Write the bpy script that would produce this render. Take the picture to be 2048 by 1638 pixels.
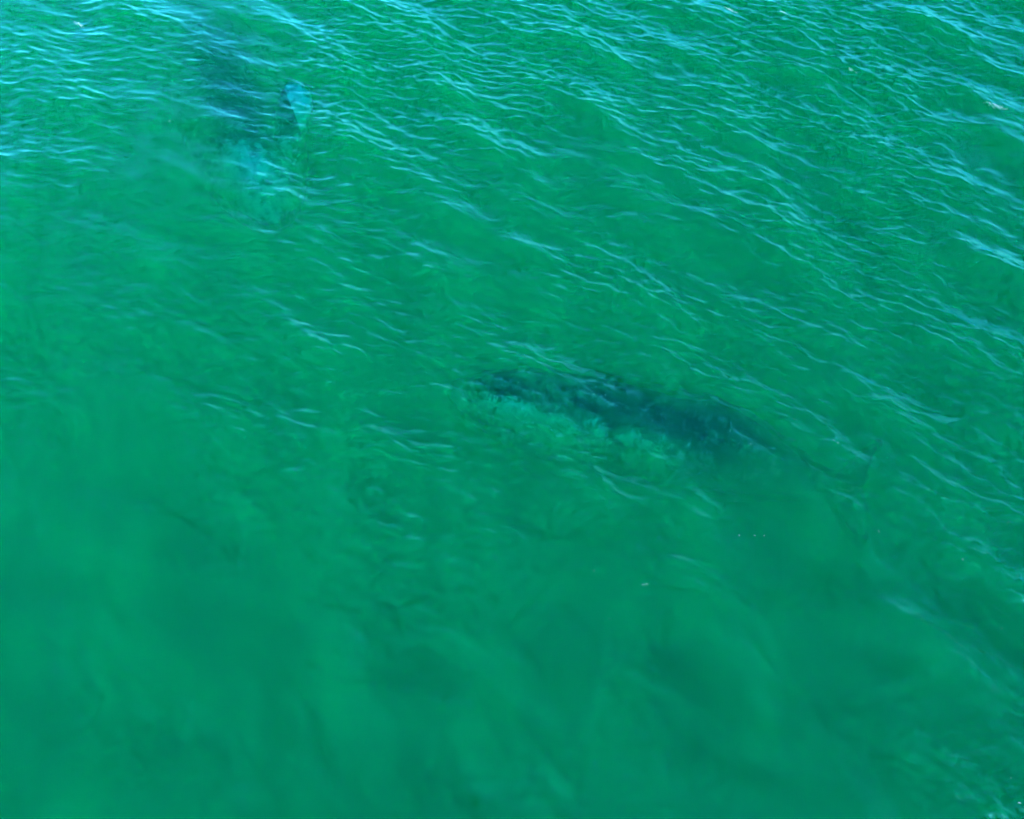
import bpy, bmesh, math, random
import numpy as np
from mathutils import Vector, Matrix
from mathutils.bvhtree import BVHTree

for o in list(bpy.data.objects):
    bpy.data.objects.remove(o, do_unlink=True)
scene = bpy.context.scene
C = scene.collection
R = math.radians
rng = np.random.default_rng(107)
random.seed(5)

# ------------------------------------------------------------------ camera
CAM_H, PITCH, HFOV = 22.7, 55.0, 60.0           # drone height (m), degrees below the horizon, field of view
cam_d = bpy.data.cameras.new('drone_camera')
cam = bpy.data.objects.new('drone_camera', cam_d)
C.objects.link(cam)
cam.location = (0, 0, CAM_H)
cam.rotation_euler = (R(90 - PITCH), 0, 0)
cam_d.sensor_fit = 'HORIZONTAL'
cam_d.angle = R(HFOV)
cam_d.clip_start = 0.1
cam_d.clip_end = 3000
scene.camera = cam

# ------------------------------------------------------------------ sky, sun, exposure
SUN_EL, SUN_AZ = 26.0, 142.0                    # azimuth clockwise from +Y: behind the camera, to the right
world = bpy.data.worlds.new('World')
scene.world = world
world.use_nodes = True
wn = world.node_tree.nodes
wl = world.node_tree.links
wn.clear()
sky = wn.new('ShaderNodeTexSky')
sky.sky_type = 'NISHITA'
sky.sun_disc = False
sky.sun_elevation = R(SUN_EL)
sky.sun_rotation = R(SUN_AZ)
sky.ozone_density = 3.5
sky.air_density = 1.1
sky.dust_density = 0.1
bg = wn.new('ShaderNodeBackground')
bg.inputs['Strength'].default_value = 0.15
wo = wn.new('ShaderNodeOutputWorld')
wl.new(sky.outputs[0], bg.inputs[0])
wl.new(bg.outputs[0], wo.inputs[0])

sun_d = bpy.data.lights.new('sun', 'SUN')
sun_d.energy = 2.0
sun_d.angle = R(0.5)
sun_d.color = (1.0, 0.96, 0.9)
sun = bpy.data.objects.new('sun', sun_d)
C.objects.link(sun)
sdir = Vector((math.sin(R(SUN_AZ)) * math.cos(R(SUN_EL)), math.cos(R(SUN_AZ)) * math.cos(R(SUN_EL)), math.sin(R(SUN_EL))))
sun.rotation_euler = sdir.to_track_quat('Z', 'Y').to_euler()
sun.location = sdir * 200

vs = scene.view_settings
vs.view_transform = 'Standard'
vs.look = 'None'
vs.gamma = 1.0
vs.exposure = 2.40
vs.use_curve_mapping = False

cy = scene.cycles
cy.use_denoising = True
cy.use_adaptive_sampling = True
cy.adaptive_threshold = 0.05
cy.adaptive_min_samples = 10
world.cycles.sampling_method = 'NONE'
cy.max_bounces = 8
cy.volume_bounces = 2
cy.diffuse_bounces = 3
cy.glossy_bounces = 3
cy.transparent_max_bounces = 12
cy.caustics_reflective = False
cy.caustics_refractive = False

# ------------------------------------------------------------------ helpers
def at(px, py, z=0.0):
    """point on the level z that the photograph shows at pixel (px, py) of 2048 x 1638"""
    t = math.tan(R(HFOV) / 2)
    x = (px - 1024) / 1024 * t
    y = -(py - 819) / 1024 * t
    f = Vector((0, math.cos(R(PITCH)), -math.sin(R(PITCH))))
    u = Vector((0, math.sin(R(PITCH)), math.cos(R(PITCH))))
    d = f + u * y + Vector((1, 0, 0)) * x
    k = (z - CAM_H) / d.z
    return Vector((0, 0, CAM_H)) + d * k

def tag(o, label=None, cat=None, group=None, kind=None):
    if label: o['label'] = label
    if cat: o['category'] = cat
    if group: o['group'] = group
    if kind: o['kind'] = kind
    return o

def node_mat(name):
    m = bpy.data.materials.new(name)
    m.use_nodes = True
    m.node_tree.nodes.clear()
    return m, m.node_tree.nodes, m.node_tree.links

# ------------------------------------------------------------------ sea
def sea_material():
    m, n, l = node_mat('sea_water')
    out = n.new('ShaderNodeOutputMaterial')
    geo = n.new('ShaderNodeNewGeometry')
    # Fresnel reflectance of water, the same from both sides
    dot = n.new('ShaderNodeVectorMath'); dot.operation = 'DOT_PRODUCT'
    l.new(geo.outputs['Normal'], dot.inputs[0]); l.new(geo.outputs['Incoming'], dot.inputs[1])
    ab = n.new('ShaderNodeMath'); ab.operation = 'ABSOLUTE'; l.new(dot.outputs['Value'], ab.inputs[0])
    inv = n.new('ShaderNodeMath'); inv.operation = 'SUBTRACT'; inv.inputs[0].default_value = 1.0; inv.use_clamp = True
    l.new(ab.outputs[0], inv.inputs[1])
    pw = n.new('ShaderNodeMath'); pw.operation = 'POWER'; pw.inputs[1].default_value = 4.5; l.new(inv.outputs[0], pw.inputs[0])
    fr = n.new('ShaderNodeMath'); fr.operation = 'MULTIPLY_ADD'; fr.inputs[1].default_value = 0.98; fr.inputs[2].default_value = 0.02
    l.new(pw.outputs[0], fr.inputs[0])
    tp = n.new('ShaderNodeBsdfTransparent')
    rf = n.new('ShaderNodeBsdfRefraction'); rf.inputs['IOR'].default_value = 1.33; rf.inputs['Roughness'].default_value = 0.265
    tr = n.new('ShaderNodeMixShader'); tr.inputs[0].default_value = 0.62
    l.new(tp.outputs[0], tr.inputs[1]); l.new(rf.outputs[0], tr.inputs[2])
    gl = n.new('ShaderNodeBsdfGlossy'); gl.inputs['Roughness'].default_value = 0.2; gl.inputs['Color'].default_value = (0.10, 0.80, 1.0, 1)
    mix = n.new('ShaderNodeMixShader')
    l.new(fr.outputs[0], mix.inputs[0]); l.new(tr.outputs[0], mix.inputs[1]); l.new(gl.outputs[0], mix.inputs[2])
    l.new(mix.outputs[0], out.inputs['Surface'])
    # turbid green water: scattering silt and plankton, red light swallowed first, then blue
    sc = n.new('ShaderNodeVolumeScatter')
    sc.inputs['Color'].default_value = (0.01, 1.0, 0.60, 1)
    sc.inputs['Density'].default_value = 0.265
    sc.inputs['Anisotropy'].default_value = -0.27
    a = n.new('ShaderNodeVolumeAbsorption')
    a.inputs['Color'].default_value = (0.0, 0.9878, 0.967, 1)
    a.inputs['Density'].default_value = 35.0
    ad = n.new('ShaderNodeAddShader')
    l.new(sc.outputs[0], ad.inputs[0]); l.new(a.outputs[0], ad.inputs[1])
    l.new(ad.outputs[0], out.inputs['Volume'])
    return m

def graded(lo, hi, step, far_lo, far_hi, growth=1.35):
    core = list(np.arange(lo, hi + step * 0.5, step))
    a, s = core[0], step
    left = []
    while a > far_lo:
        s *= growth; a -= s; left.append(a)
    b, s = core[-1], step
    right = []
    while b < far_hi:
        s *= growth; b += s; right.append(b)
    return np.array(left[::-1] + core + right, dtype=np.float64)

def wave_field(X, Y):
    """horizontal and vertical displacement of a wind sea: many trains of waves with sharpened crests"""
    shp = X.shape
    dx = np.zeros(shp, np.float32); dy = np.zeros(shp, np.float32); dz = np.zeros(shp, np.float32)
    Xf = X.astype(np.float32); Yf = Y.astype(np.float32)
    # patches where the breeze roughens the sea
    gust = np.zeros(shp, np.float32)
    for _ in range(9):
        lam = rng.uniform(6, 18); th = rng.uniform(0, math.pi * 2); ph = rng.uniform(0, 6.283)
        k = 2 * math.pi / lam
        gust += np.sin(k * (Xf * math.cos(th) + Yf * math.sin(th)) + ph).astype(np.float32)
    gust = np.clip(0.8 + gust / 9 ** 0.5 * 0.5, 0.2, 1.8)
    # the breeze freshens away from the camera and to the right; the near water lies almost slick
    wind = (np.interp(Yf, [3, 12, 20, 28, 42], [1.05, 1.0, 0.92, 0.98, 1.12]) * np.interp(Xf, [-26, -14, -4, 14], [0.30, 0.50, 0.86, 1.12])).astype(np.float32)
    gust *= wind
    gust = np.minimum(gust, 1.45)
    near = np.exp(-(np.maximum(0, np.abs(Xf) - 60) / 60) ** 2 - (np.maximum(0, np.abs(Yf - 20) - 60) / 60) ** 2)
    lams = np.concatenate([np.exp(rng.uniform(math.log(3.0), math.log(8.5), 26)),
                           np.exp(rng.uniform(math.log(0.9), math.log(3.0), 60)),
                           np.exp(rng.uniform(math.log(0.19), math.log(0.8), 150))])
    for lam in lams:
        k = 2 * math.pi / lam
        if lam > 3:
            th = rng.normal(R(34), R(22)); slope = 0.031
        elif lam > 0.9:
            th = rng.normal(R(46), R(29)); slope = 0.023
        else:
            th = rng.normal(R(60), R(27)); slope = 0.037
        A = slope / k * rng.uniform(0.5, 1.4)
        c, s = math.cos(th), math.sin(th)
        P = (k * (Xf * c + Yf * s) + rng.uniform(0, 6.283)).astype(np.float32)
        amp = A * near * (1.0 if lam > 3 else (0.35 + 0.65 * wind) if lam > 0.9 else gust)
        q = 0.65 if lam > 0.9 else 0.3
        dz += amp * np.cos(P)
        sn = amp * np.sin(P) * q
        dx -= sn * c; dy -= sn * s
    return dx, dy, dz

def build_sea(mat):
    xs = graded(-34, 34, 0.065, -700, 700)
    ys = graded(-2, 52, 0.065, -400, 1100)
    X, Y = np.meshgrid(xs, ys)
    dx, dy, dz = wave_field(X, Y)
    ny, nx = X.shape
    top = np.stack([X + dx, Y + dy, dz], -1).reshape(-1, 3)
    DEPTH = -25.0
    # rim of the bottom, then one face below
    idx = np.arange(nx * ny).reshape(ny, nx)
    quads = np.stack([idx[:-1, :-1], idx[:-1, 1:], idx[1:, 1:], idx[1:, :-1]], -1).reshape(-1, 4)
    border = np.concatenate([idx[0, :], idx[1:, -1], idx[-1, -2::-1], idx[-2:0:-1, 0]])
    nb = len(border)
    low = top[border].copy(); low[:, 2] = DEPTH
    b0 = nx * ny
    bi = np.arange(nb) + b0
    side = np.stack([border, bi, np.roll(bi, -1), np.roll(border, -1)], -1)
    verts = np.concatenate([top, low])
    me = bpy.data.meshes.new('sea')
    nq = len(quads) + len(side)
    loops = np.concatenate([quads.reshape(-1), side.reshape(-1), bi[::-1]]).astype(np.int32)
    starts = np.concatenate([np.arange(nq) * 4, [nq * 4]]).astype(np.int32)
    me.vertices.add(len(verts)); me.vertices.foreach_set('co', verts.astype(np.float32).reshape(-1))
    me.loops.add(len(loops)); me.loops.foreach_set('vertex_index', loops)
    me.polygons.add(nq + 1); me.polygons.foreach_set('loop_start', starts)
    sm = np.ones(nq + 1, dtype=bool); sm[len(quads):] = False
    me.polygons.foreach_set('use_smooth', sm)
    me.update(calc_edges=True)
    me.materials.append(mat)
    o = bpy.data.objects.new('sea', me)
    C.objects.link(o)
    tag(o, 'green murky sea water with wind ripples', kind='structure')
    return o

sea = build_sea(sea_material())

# ------------------------------------------------------------------ haze lenses added to imitate light bands
def build_light_bands():
    """thin lenses of added haze below the surface, imitating bands of wave-focused light"""
    m, n, l = node_mat('light_band_haze')
    out = n.new('ShaderNodeOutputMaterial')
    sc = n.new('ShaderNodeVolumeScatter')
    sc.inputs['Color'].default_value = (0.01, 1.0, 0.45, 1)
    sc.inputs['Density'].default_value = 0.10
    sc.inputs['Anisotropy'].default_value = -0.27
    l.new(sc.outputs[0], out.inputs['Volume'])
    r3 = random.Random(8)
    bm = bmesh.new()
    placed = []
    # strewn on a loose grid so that no two lenses touch; combed along the light bands
    for iy in range(7):
        for ix in range(32):
            x = -31 + ix * 2.0 + r3.uniform(-0.45, 0.45)
            y = 4.0 + iy * 7.6 + (ix % 2) * 3.8 + r3.uniform(-0.5, 0.5)
            if r3.random() < 0.22 or abs(x) > 16 + y * 0.5:
                continue
            deg = np.interp(x, [-20, -4, 6, 20], [100, 94, 66, 62]) if y < 22 else np.interp(x, [-25, 0, 25], [100, 112, 118])
            deg += r3.uniform(-6, 6)
            a = r3.uniform(1.8, 3.2); b = r3.uniform(0.5, 0.95); h = r3.uniform(0.25, 0.55)
            M = Matrix.Translation((x, y, -0.4 - h)) @ Matrix.Rotation(R(float(deg)), 4, 'Z') @ Matrix.Diagonal((a, b, h, 1))
            v = bmesh.ops.create_icosphere(bm, subdivisions=3, radius=1.0, matrix=M)['verts']
            ph = r3.uniform(0, 6)
            for q in v:
                q.co.x += 0.22 * math.sin(q.co.y * 1.1 + ph)
    me = bpy.data.meshes.new('light_bands'); bm.to_mesh(me); bm.free()
    for p in me.polygons: p.use_smooth = True
    me.materials.append(m)
    o = bpy.data.objects.new('light_bands', me); C.objects.link(o)
    tag(o, 'pale green streaks of added haze imitating light bands in the water', 'silt', kind='stuff')

build_light_bands()

# ------------------------------------------------------------------ whales
def skin_material():
    m, n, l = node_mat('whale_skin')
    out = n.new('ShaderNodeOutputMaterial')
    at_ = n.new('ShaderNodeAttribute'); at_.attribute_name = 'pale'
    tc = n.new('ShaderNodeTexCoord')
    nz = n.new('ShaderNodeTexNoise'); nz.inputs['Scale'].default_value = 2.1; nz.inputs['Detail'].default_value = 7; nz.inputs['Roughness'].default_value = 0.62
    nz.inputs['Distortion'].default_value = 0.5
    l.new(tc.outputs['Object'], nz.inputs['Vector'])
    # pale where (noise + patch weight) passes a threshold
    add = n.new('ShaderNodeMath'); add.operation = 'ADD'
    ct = n.new('ShaderNodeMath'); ct.operation = 'MULTIPLY_ADD'; ct.inputs[1].default_value = 1.9; ct.inputs[2].default_value = -0.45
    l.new(nz.outputs['Fac'], ct.inputs[0])
    l.new(ct.outputs[0], add.inputs[0]); l.new(at_.outputs['Fac'], add.inputs[1])
    rp = n.new('ShaderNodeValToRGB')
    e = rp.color_ramp.elements
    e[0].position = 0.42; e[0].color = (0.028, 0.032, 0.036, 1)
    e[1].position = 1.05; e[1].color = (0.42, 0.47, 0.62, 1)
    x = e.new(0.70); x.color = (0.10, 0.11, 0.12, 1)
    x = e.new(0.80); x.color = (0.28, 0.32, 0.40, 1)
    l.new(add.outputs[0], rp.inputs[0])
    # small speckles of scars and barnacles
    vo = n.new('ShaderNodeTexVoronoi'); vo.inputs['Scale'].default_value = 5.0
    l.new(tc.outputs['Object'], vo.inputs['Vector'])
    lt = n.new('ShaderNodeMath'); lt.operation = 'LESS_THAN'; lt.inputs[1].default_value = 0.16
    l.new(vo.outputs['Distance'], lt.inputs[0])
    sx = n.new('ShaderNodeSeparateColor'); l.new(vo.outputs['Color'], sx.inputs[0])
    gt = n.new('ShaderNodeMath'); gt.operation = 'GREATER_THAN'; gt.inputs[1].default_value = 0.86; l.new(sx.outputs[0], gt.inputs[0])
    an = n.new('ShaderNodeMath'); an.operation = 'MULTIPLY'; l.new(gt.outputs[0], an.inputs[0]); l.new(lt.outputs[0], an.inputs[1])
    mx = n.new('ShaderNodeMixRGB'); mx.inputs['Color2'].default_value = (0.45, 0.46, 0.44, 1)
    ml = n.new('ShaderNodeMath'); ml.operation = 'MULTIPLY'; ml.inputs[1].default_value = 0.55
    l.new(an.outputs[0], ml.inputs[0]); l.new(ml.outputs[0], mx.inputs[0]); l.new(rp.outputs[0], mx.inputs['Color1'])
    bs = n.new('ShaderNodeBsdfPrincipled')
    bs.inputs['Roughness'].default_value = 0.6
    bs.inputs['Specular IOR Level'].default_value = 0.1
    l.new(mx.outputs[0], bs.inputs['Base Color'])
    bp = n.new('ShaderNodeBump'); bp.inputs['Strength'].default_value = 0.5; bp.inputs['Distance'].default_value = 0.05
    l.new(nz.outputs['Fac'], bp.inputs['Height']); l.new(bp.outputs[0], bs.inputs['Normal'])
    l.new(bs.outputs[0], out.inputs['Surface'])
    return m

SKIN = skin_material()

def barnacle_material():
    m, n, l = node_mat('barnacle_crust')
    out = n.new('ShaderNodeOutputMaterial')
    nz = n.new('ShaderNodeTexNoise'); nz.inputs['Scale'].default_value = 9.0
    rp = n.new('ShaderNodeValToRGB')
    rp.color_ramp.elements[0].color = (0.32, 0.34, 0.36, 1); rp.color_ramp.elements[1].color = (0.52, 0.55, 0.60, 1)
    l.new(nz.outputs['Fac'], rp.inputs[0])
    bs = n.new('ShaderNodeBsdfPrincipled'); bs.inputs['Roughness'].default_value = 0.9
    l.new(rp.outputs[0], bs.inputs['Base Color']); l.new(bs.outputs[0], out.inputs['Surface'])
    return m

BARN = barnacle_material()

# body stations: u along the body (0 snout, 1 notch of the flukes), half width, half height, keel offset (fractions of the length)
ST = [(0.000, 0.008, 0.008, -0.012), (0.012, 0.020, 0.017, -0.011), (0.035, 0.032, 0.027, -0.008), (0.08, 0.046, 0.041, -0.004),
      (0.14, 0.060, 0.056, 0.000), (0.20, 0.072, 0.069, 0.002), (0.28, 0.083, 0.081, 0.002), (0.37, 0.087, 0.087, 0.0),
      (0.46, 0.084, 0.086, 0.0), (0.55, 0.065, 0.079, 0.001), (0.64, 0.060, 0.066, 0.003), (0.72, 0.046, 0.054, 0.005),
      (0.80, 0.033, 0.043, 0.006), (0.87, 0.022, 0.033, 0.006), (0.93, 0.015, 0.022, 0.005), (0.97, 0.013, 0.014, 0.004), (1.0, 0.010, 0.008, 0.003)]

def station(u):
    us = [s[0] for s in ST]
    return [float(np.interp(u, us, [s[i] for s in ST])) for i in (1, 2, 3)]

def blade(bm, outline, axis_o, ex, ey, ez, thick):
    """a fin: an outline in the plane (ex, ey) from axis_o, swollen by thick(x, y) along ez; closed, lens shaped"""
    n = len(outline)
    cx = sum(p[0] for p in outline) / n; cyy = sum(p[1] for p in outline) / n
    rings = []
    for f, t in ((1.0, 0.0), (0.86, 0.55), (0.6, 0.85), (0.3, 1.0)):
        up, dn = [], []
        for (x, y) in outline:
            px, py = cx + (x - cx) * f, cyy + (y - cyy) * f
            h = thick * t
            base = axis_o + ex * px + ey * py
            up.append(bm.verts.new(base + ez * h))
            dn.append(up[-1] if t == 0.0 else bm.verts.new(base - ez * h))
        rings.append((up, dn))
    for (ua, da), (ub, db) in zip(rings, rings[1:]):
        for i in range(n):
            j = (i + 1) % n
            bm.faces.new((ua[i], ua[j], ub[j], ub[i]))
            bm.faces.new((da[j], da[i], db[i], db[j]))
    bm.faces.new(rings[-1][0]); bm.faces.new(rings[-1][1][::-1])

def whale_mesh(L, spine, roll, flippers, fluke_bend, girth=1.0, wide=1.0):
    """spine(u) -> local point of the body axis; returns a continuous mesh with a 'pale' weight still to be set"""
    bm = bmesh.new()
    N, S = 70, 36
    def frame(u):
        a = spine(max(0, u - 0.004)); b = spine(min(1, u + 0.004))
        t = (b - a).normalized()
        up0 = Vector((0, 0, 1))
        side = t.cross(up0).normalized()
        up = side.cross(t).normalized()
        rr = Matrix.Rotation(roll, 3, t)
        return spine(u), t, rr @ side, rr @ up
    prev = None
    first = last = None
    for i in range(N + 1):
        u = (i / N)
        u = u ** 1.15
        p, t, side, up = frame(u)
        w, h, k = station(u)
        w *= girth * wide * (1 + 0.5 * (max(0.0, min(1.0, (u - 0.45) / 0.3)))); h *= girth
        ring = []
        for j in range(S):
            a = 2 * math.pi * j / S
            ca, sa = math.cos(a), math.sin(a)
            # gently keeled back and a flatter throat
            hh = h * (1.0 if sa > 0 else 0.92)
            ww = w * (1 - 0.22 * max(0, sa) ** 1.2)
            x = ww * math.copysign(abs(ca) ** 0.92, ca)
            z = hh * math.copysign(abs(sa) ** 0.96, sa) + k
            if u < 0.16 and sa > 0.5:                                   # ridge of the rostrum up to the blowholes
                z += 0.006 * (1 - abs(u - 0.13) / 0.16) * (1 - abs(ca) / 0.87)
            ring.append(bm.verts.new(p + side * (x * L) + up * (z * L)))
        if prev:
            for j in range(S):
                q = (j + 1) % S
                bm.faces.new((prev[j], prev[q], ring[q], ring[j]))
        else:
            first = ring
        prev = last = ring
    bm.faces.new(first); bm.faces.new(last[::-1])
    # knuckles on the ridge of the tail stock
    for i in range(9):
        u = 0.635 + i * 0.034
        p, t, side, up = frame(u)
        w, h, k = station(u)
        h *= girth
        s = (0.012 - 0.0007 * i) * L
        M = Matrix.Translation(p + up * ((h + k - 0.0015) * L)) @ Matrix((( t.x, side.x, up.x, 0), (t.y, side.y, up.y, 0), (t.z, side.z, up.z, 0), (0, 0, 0, 1)))
        bmesh.ops.create_icosphere(bm, subdivisions=2, radius=1.0, matrix=M @ Matrix.Diagonal((s * 1.15, s * 0.62, s * 0.8, 1)))
    # flippers: from the shoulder to the tip, both given in the body's own coordinates
    fl = [(-0.20, -0.13), (0.08, -0.17), (0.36, -0.21), (0.62, -0.22), (0.84, -0.16), (0.98, -0.02), (1.0, 0.12), (0.86, 0.17), (0.56, 0.18), (0.22, 0.14), (-0.20, 0.10)]
    for base, tip, sgn in flippers:
        ex = tip - base
        ln = ex.length
        ex.normalize()
        ey = Vector((0, 0, 1)).cross(ex).normalized() * sgn
        ez = ex.cross(ey).normalized()
        blade(bm, [(p * ln, q * ln) for p, q in fl], base, ex, ey, ez, 0.06 * ln)
    # flukes
    p, t, side, up = frame(0.985)
    t2 = (t * math.cos(fluke_bend) + up * math.sin(fluke_bend)).normalized()
    up2 = side.cross(t2).normalized()
    for sgn in (1, -1):
        fk = [(0.0, -0.045), (0.030, -0.036), (0.070, -0.010), (0.105, 0.020), (0.130, 0.050), (0.122, 0.056), (0.095, 0.046), (0.060, 0.040), (0.030, 0.040), (0.008, 0.032), (-0.012, 0.020), (-0.012, -0.03)]
        blade(bm, [(a * L, b * L) for a, b in fk], p, side * sgn, t2, up2, 0.0085 * L)
    bmesh.ops.recalc_face_normals(bm, faces=bm.faces)
    me = bpy.data.meshes.new('whale_tmp')
    bm.to_mesh(me); bm.free()
    tmp = bpy.data.objects.new('whale_tmp', me); C.objects.link(tmp)
    md = tmp.modifiers.new('r', 'REMESH'); md.mode = 'VOXEL'; md.voxel_size = 0.045; md.use_smooth_shade = True
    ms = tmp.modifiers.new('s', 'SMOOTH'); ms.factor = 0.5; ms.iterations = 3
    dg = bpy.context.evaluated_depsgraph_get()
    me2 = bpy.data.meshes.new_from_object(tmp.evaluated_get(dg))
    bpy.data.objects.remove(tmp, do_unlink=True); bpy.data.meshes.remove(me)
    return me2, frame

def set_pale(me, frame, L, spine, weight):
    """weight(u, a): how pale the skin is at u along the body and at the angle a round it (0 = side, 90 = back)"""
    us = np.linspace(0, 1, 160)
    P = np.array([spine(u) for u in us]); F = [frame(u) for u in us]
    SD = np.array([f[2] for f in F]); UP = np.array([f[3] for f in F])
    co = np.empty(len(me.vertices) * 3, np.float32); me.vertices.foreach_get('co', co); co = co.reshape(-1, 3)
    val = np.empty(len(co), np.float32)
    for s in range(0, len(co), 20000):
        c = co[s:s + 20000]
        d = ((c[:, None, :] - P[None]) ** 2).sum(-1)
        i = d.argmin(1)
        r = c - P[i]
        x = (r * SD[i]).sum(1); z = (r * UP[i]).sum(1)
        val[s:s + 20000] = weight(us[i], np.degrees(np.arctan2(z, x)), np.abs(x) / L)
    a = me.attributes.new('pale', 'FLOAT', 'POINT')
    a.data.foreach_set('value', val)

def gauss(u, c, s):
    return np.exp(-((u - c) / s) ** 2)

def make_whale(label, head, tail, L, bow, roll, flippers, fluke_bend, weight, cover, girth=1.0, wide=1.0, crusts=()):
    """head and tail: where the snout and the fluke notch lie on the map; cover(u): metres of water over the back"""
    root = bpy.data.objects.new('grey_whale', None)
    C.objects.link(root)
    root.empty_display_size = 1.0
    mid = (head + tail) / 2
    root.location = mid
    h, t = head - mid, tail - mid
    ax = (t - h)
    ax.z = 0
    lat = Vector((-ax.y, ax.x, 0)).normalized()
    def spine(u):
        p = h + ax * u + lat * (bow * math.sin(math.pi * u))
        p.z = -cover(u) - station(u)[1] * L * girth - mid.z
        return p
    flippers = [(a - mid, b - mid, s) for a, b, s in flippers]
    me, frame = whale_mesh(L, spine, roll, flippers, fluke_bend, girth, wide)
    me.name = 'body'
    set_pale(me, frame, L, spine, weight)
    me.materials.clear(); me.materials.append(SKIN)
    body = bpy.data.objects.new('body', me); C.objects.link(body); body.parent = root
    tag(root, label, 'whale', 'whales swimming just under the surface')
    # crusts of barnacles: little cones seated on the skin
    tree = BVHTree.FromPolygons([v.co for v in me.vertices], [p.vertices for p in me.polygons])
    rb = random.Random(int(L * 10))
    bm = bmesh.new()
    for u, ang, size, k in crusts:
        p, t, side, up = frame(u)
        d = side * math.cos(R(ang)) + up * math.sin(R(ang))
        w = d.cross(t).normalized()
        for _ in range(k):
            q = p + d * 4.0 + t * (rb.gauss(0, 0.42) * size) + w * (rb.gauss(0, 0.3) * size)
            hit, nrm, _, _ = tree.ray_cast(q, -d)
            if hit is None:
                continue
            r = rb.uniform(0.018, 0.045)
            bmesh.ops.create_cone(bm, cap_ends=True, segments=7, radius1=r, radius2=r * 0.45, depth=r * 1.1,
                                  matrix=Matrix.Translation(hit + nrm * r * 0.35) @ nrm.to_track_quat('Z', 'Y').to_matrix().to_4x4())
    cm = bpy.data.meshes.new('barnacles'); bm.to_mesh(cm); bm.free()
    cm.materials.append(BARN)
    c = bpy.data.objects.new('barnacles', cm); C.objects.link(c); c.parent = root
    tag(c, 'pale crusts of barnacles on the head', kind='stuff')
    return root

def w1(u, a, lat):
    near = np.clip((95 - a) / 26, 0, 1) * np.clip((a - 5) / 40, 0, 1)
    v = 0.62 * gauss(u, 0.17, 0.16) + 0.44 * gauss(u, 0.52, 0.10) + 0.12 * gauss(u, 0.36, 0.05) + 0.25 * gauss(u, 0.98, 0.04)
    return v * near - 0.12

def w2(u, a, lat):
    v = 0.48 * gauss(u, 0.08, 0.14) + 0.22 * gauss(u, 0.17, 0.05) * (np.abs(a) > 95)
    v = np.where(lat > 0.150, np.where(np.abs(a) < 90, 0.54, 0.18), v)
    return v - 0.10

def ramp(u, a, b):
    x = min(1.0, max(0.0, (u - a) / (b - a)))
    return x * x * (3 - 2 * x)

make_whale('mottled grey whale stretched across the middle, pale patched head pointing left',
           at(915, 795, -1.2), at(1690, 1010, -2.2), 13.4, 0.4, R(17),
           [(at(1060, 935, -1.9), at(1150, 1010, -2.9), -1), (at(1080, 800, -2.2), at(1170, 760, -3.4), 1)],
           R(5), w1, lambda u: 0.22 + 1.15 * ramp(u, 0.6, 1.0) + 0.45 * ramp(-u, -0.12, 0.0), girth=1.45, wide=1.12,
           crusts=[(0.05, 70, 0.30, 50), (0.09, 62, 0.36, 70), (0.14, 68, 0.34, 60), (0.19, 60, 0.40, 80), (0.25, 66, 0.36, 60), (0.31, 58, 0.3, 40), (0.40, 64, 0.26, 40), (0.53, 62, 0.28, 40)])
make_whale('dark whale near the top left corner with pale head and one pale flipper',
           at(555, 470, -1.2), at(365, 10, -3.4), 14.5, -0.3, 0.0,
           [(at(570, 300, -0.75), at(598, 166, -0.30), 1), (at(432, 312, -1.4), at(388, 238, -1.3), -1)],
           R(0), w2, lambda u: 0.32 + 1.6 * ramp(u, 0.5, 1.0), girth=1.45, wide=1.4,
           crusts=[(0.04, 88, 0.34, 50), (0.09, 100, 0.4, 60), (0.10, 70, 0.36, 50), (0.16, 112, 0.34, 40)])

# ------------------------------------------------------------------ bubble streaks and imitated sun glints
def foam_glint_material():
    m, n, l = node_mat('foam_and_glints')
    out = n.new('ShaderNodeOutputMaterial')
    bs = n.new('ShaderNodeBsdfPrincipled')
    nz = n.new('ShaderNodeTexNoise'); nz.inputs['Scale'].default_value = 20
    rp = n.new('ShaderNodeValToRGB')
    rp.color_ramp.elements[0].color = (0.22, 0.62, 0.68, 1); rp.color_ramp.elements[1].color = (0.38, 0.80, 0.86, 1)
    l.new(nz.outputs['Fac'], rp.inputs[0]); l.new(rp.outputs[0], bs.inputs['Base Color'])
    bs.inputs['Roughness'].default_value = 0.7
    l.new(bs.outputs[0], out.inputs['Surface'])
    return m

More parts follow.
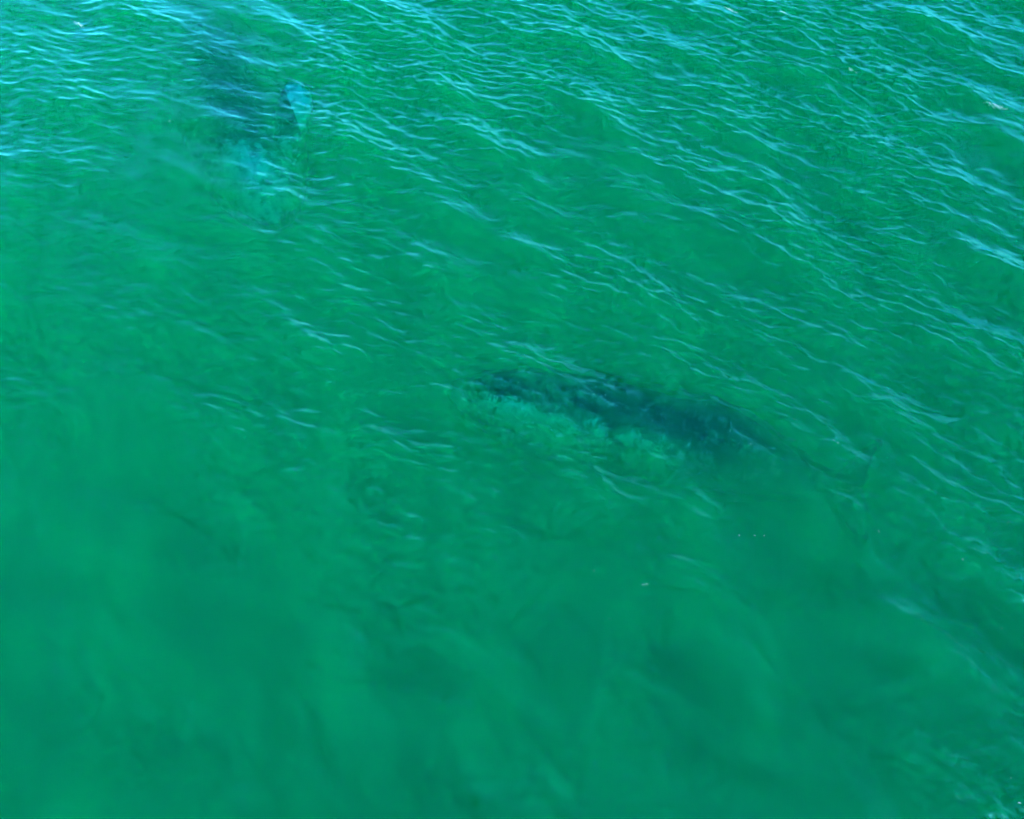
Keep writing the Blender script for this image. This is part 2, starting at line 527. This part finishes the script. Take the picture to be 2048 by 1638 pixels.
def build_foam_and_glints():
    """short streaks of bubbles where small crests have just broken; single flecks imitate sun glints"""
    me = sea.data
    nv = len(me.vertices)
    co = np.empty(nv * 3, np.float32); me.vertices.foreach_get('co', co); co = co.reshape(-1, 3)
    co = co[(np.abs(co[:, 0]) < 34) & (co[:, 1] > -2) & (co[:, 1] < 52) & (co[:, 2] > -5)]
    r2 = random.Random(3)
    spots = []
    streaks = [(155, 42, 0.5, 0.10, 40), (1462, 20, 0.45, 0.12, 40), (1566, 28, 0.3, 0.06, 18), (1990, 216, 0.7, 0.14, 55), (1700, 142, 0.5, 0.04, 18)]
    for px, py, ln, wd, k in streaks:
        c = at(px, py)
        th = R(r2.uniform(-45, -20))
        for _ in range(k):
            a = r2.gauss(0, 0.33) * ln; b = r2.gauss(0, 0.5) * wd * (1 - 0.5 * min(1, abs(a) / ln))
            spots.append((c.x + a * math.cos(th) - b * math.sin(th), c.y + a * math.sin(th) + b * math.cos(th), r2.uniform(0.006, 0.017)))
    for px, py in [(1480, 1065), (1514, 1064), (1532, 1065), (1190, 1141), (1286, 1172), (1293, 1170), (2016, 1046), (1922, 1124), (2006, 1254), (2025, 1553), (1760, 1062),
                   (1666, 885), (1672, 891), (1502, 889), (340, 244), (1220, 1233), (2040, 1606)]:  # sun glints, modelled as tiny pale bubbles
        c = at(px, py)
        for _ in range(3):
            spots.append((c.x + r2.uniform(-0.03, 0.03), c.y + r2.uniform(-0.03, 0.03), r2.uniform(0.006, 0.011)))
    bm = bmesh.new()
    for x, y, r in spots:
        i = ((co[:, 0] - x) ** 2 + (co[:, 1] - y) ** 2).argmin()
        bmesh.ops.create_icosphere(bm, subdivisions=1, radius=1.0, matrix=Matrix.Translation((x, y, float(co[i, 2]) + r * 0.2)) @ Matrix.Diagonal((r, r * 0.9, r * 0.55, 1)))
    fm = bpy.data.meshes.new('foam_and_glints'); bm.to_mesh(fm); bm.free()
    for p in fm.polygons: p.use_smooth = True
    fm.materials.append(foam_glint_material())
    o = bpy.data.objects.new('foam_and_glints', fm); C.objects.link(o)
    tag(o, 'tiny white flecks imitating sun glints, and streaks of bubbles on the wave crests', 'foam_and_glints', kind='stuff')

build_foam_and_glints()
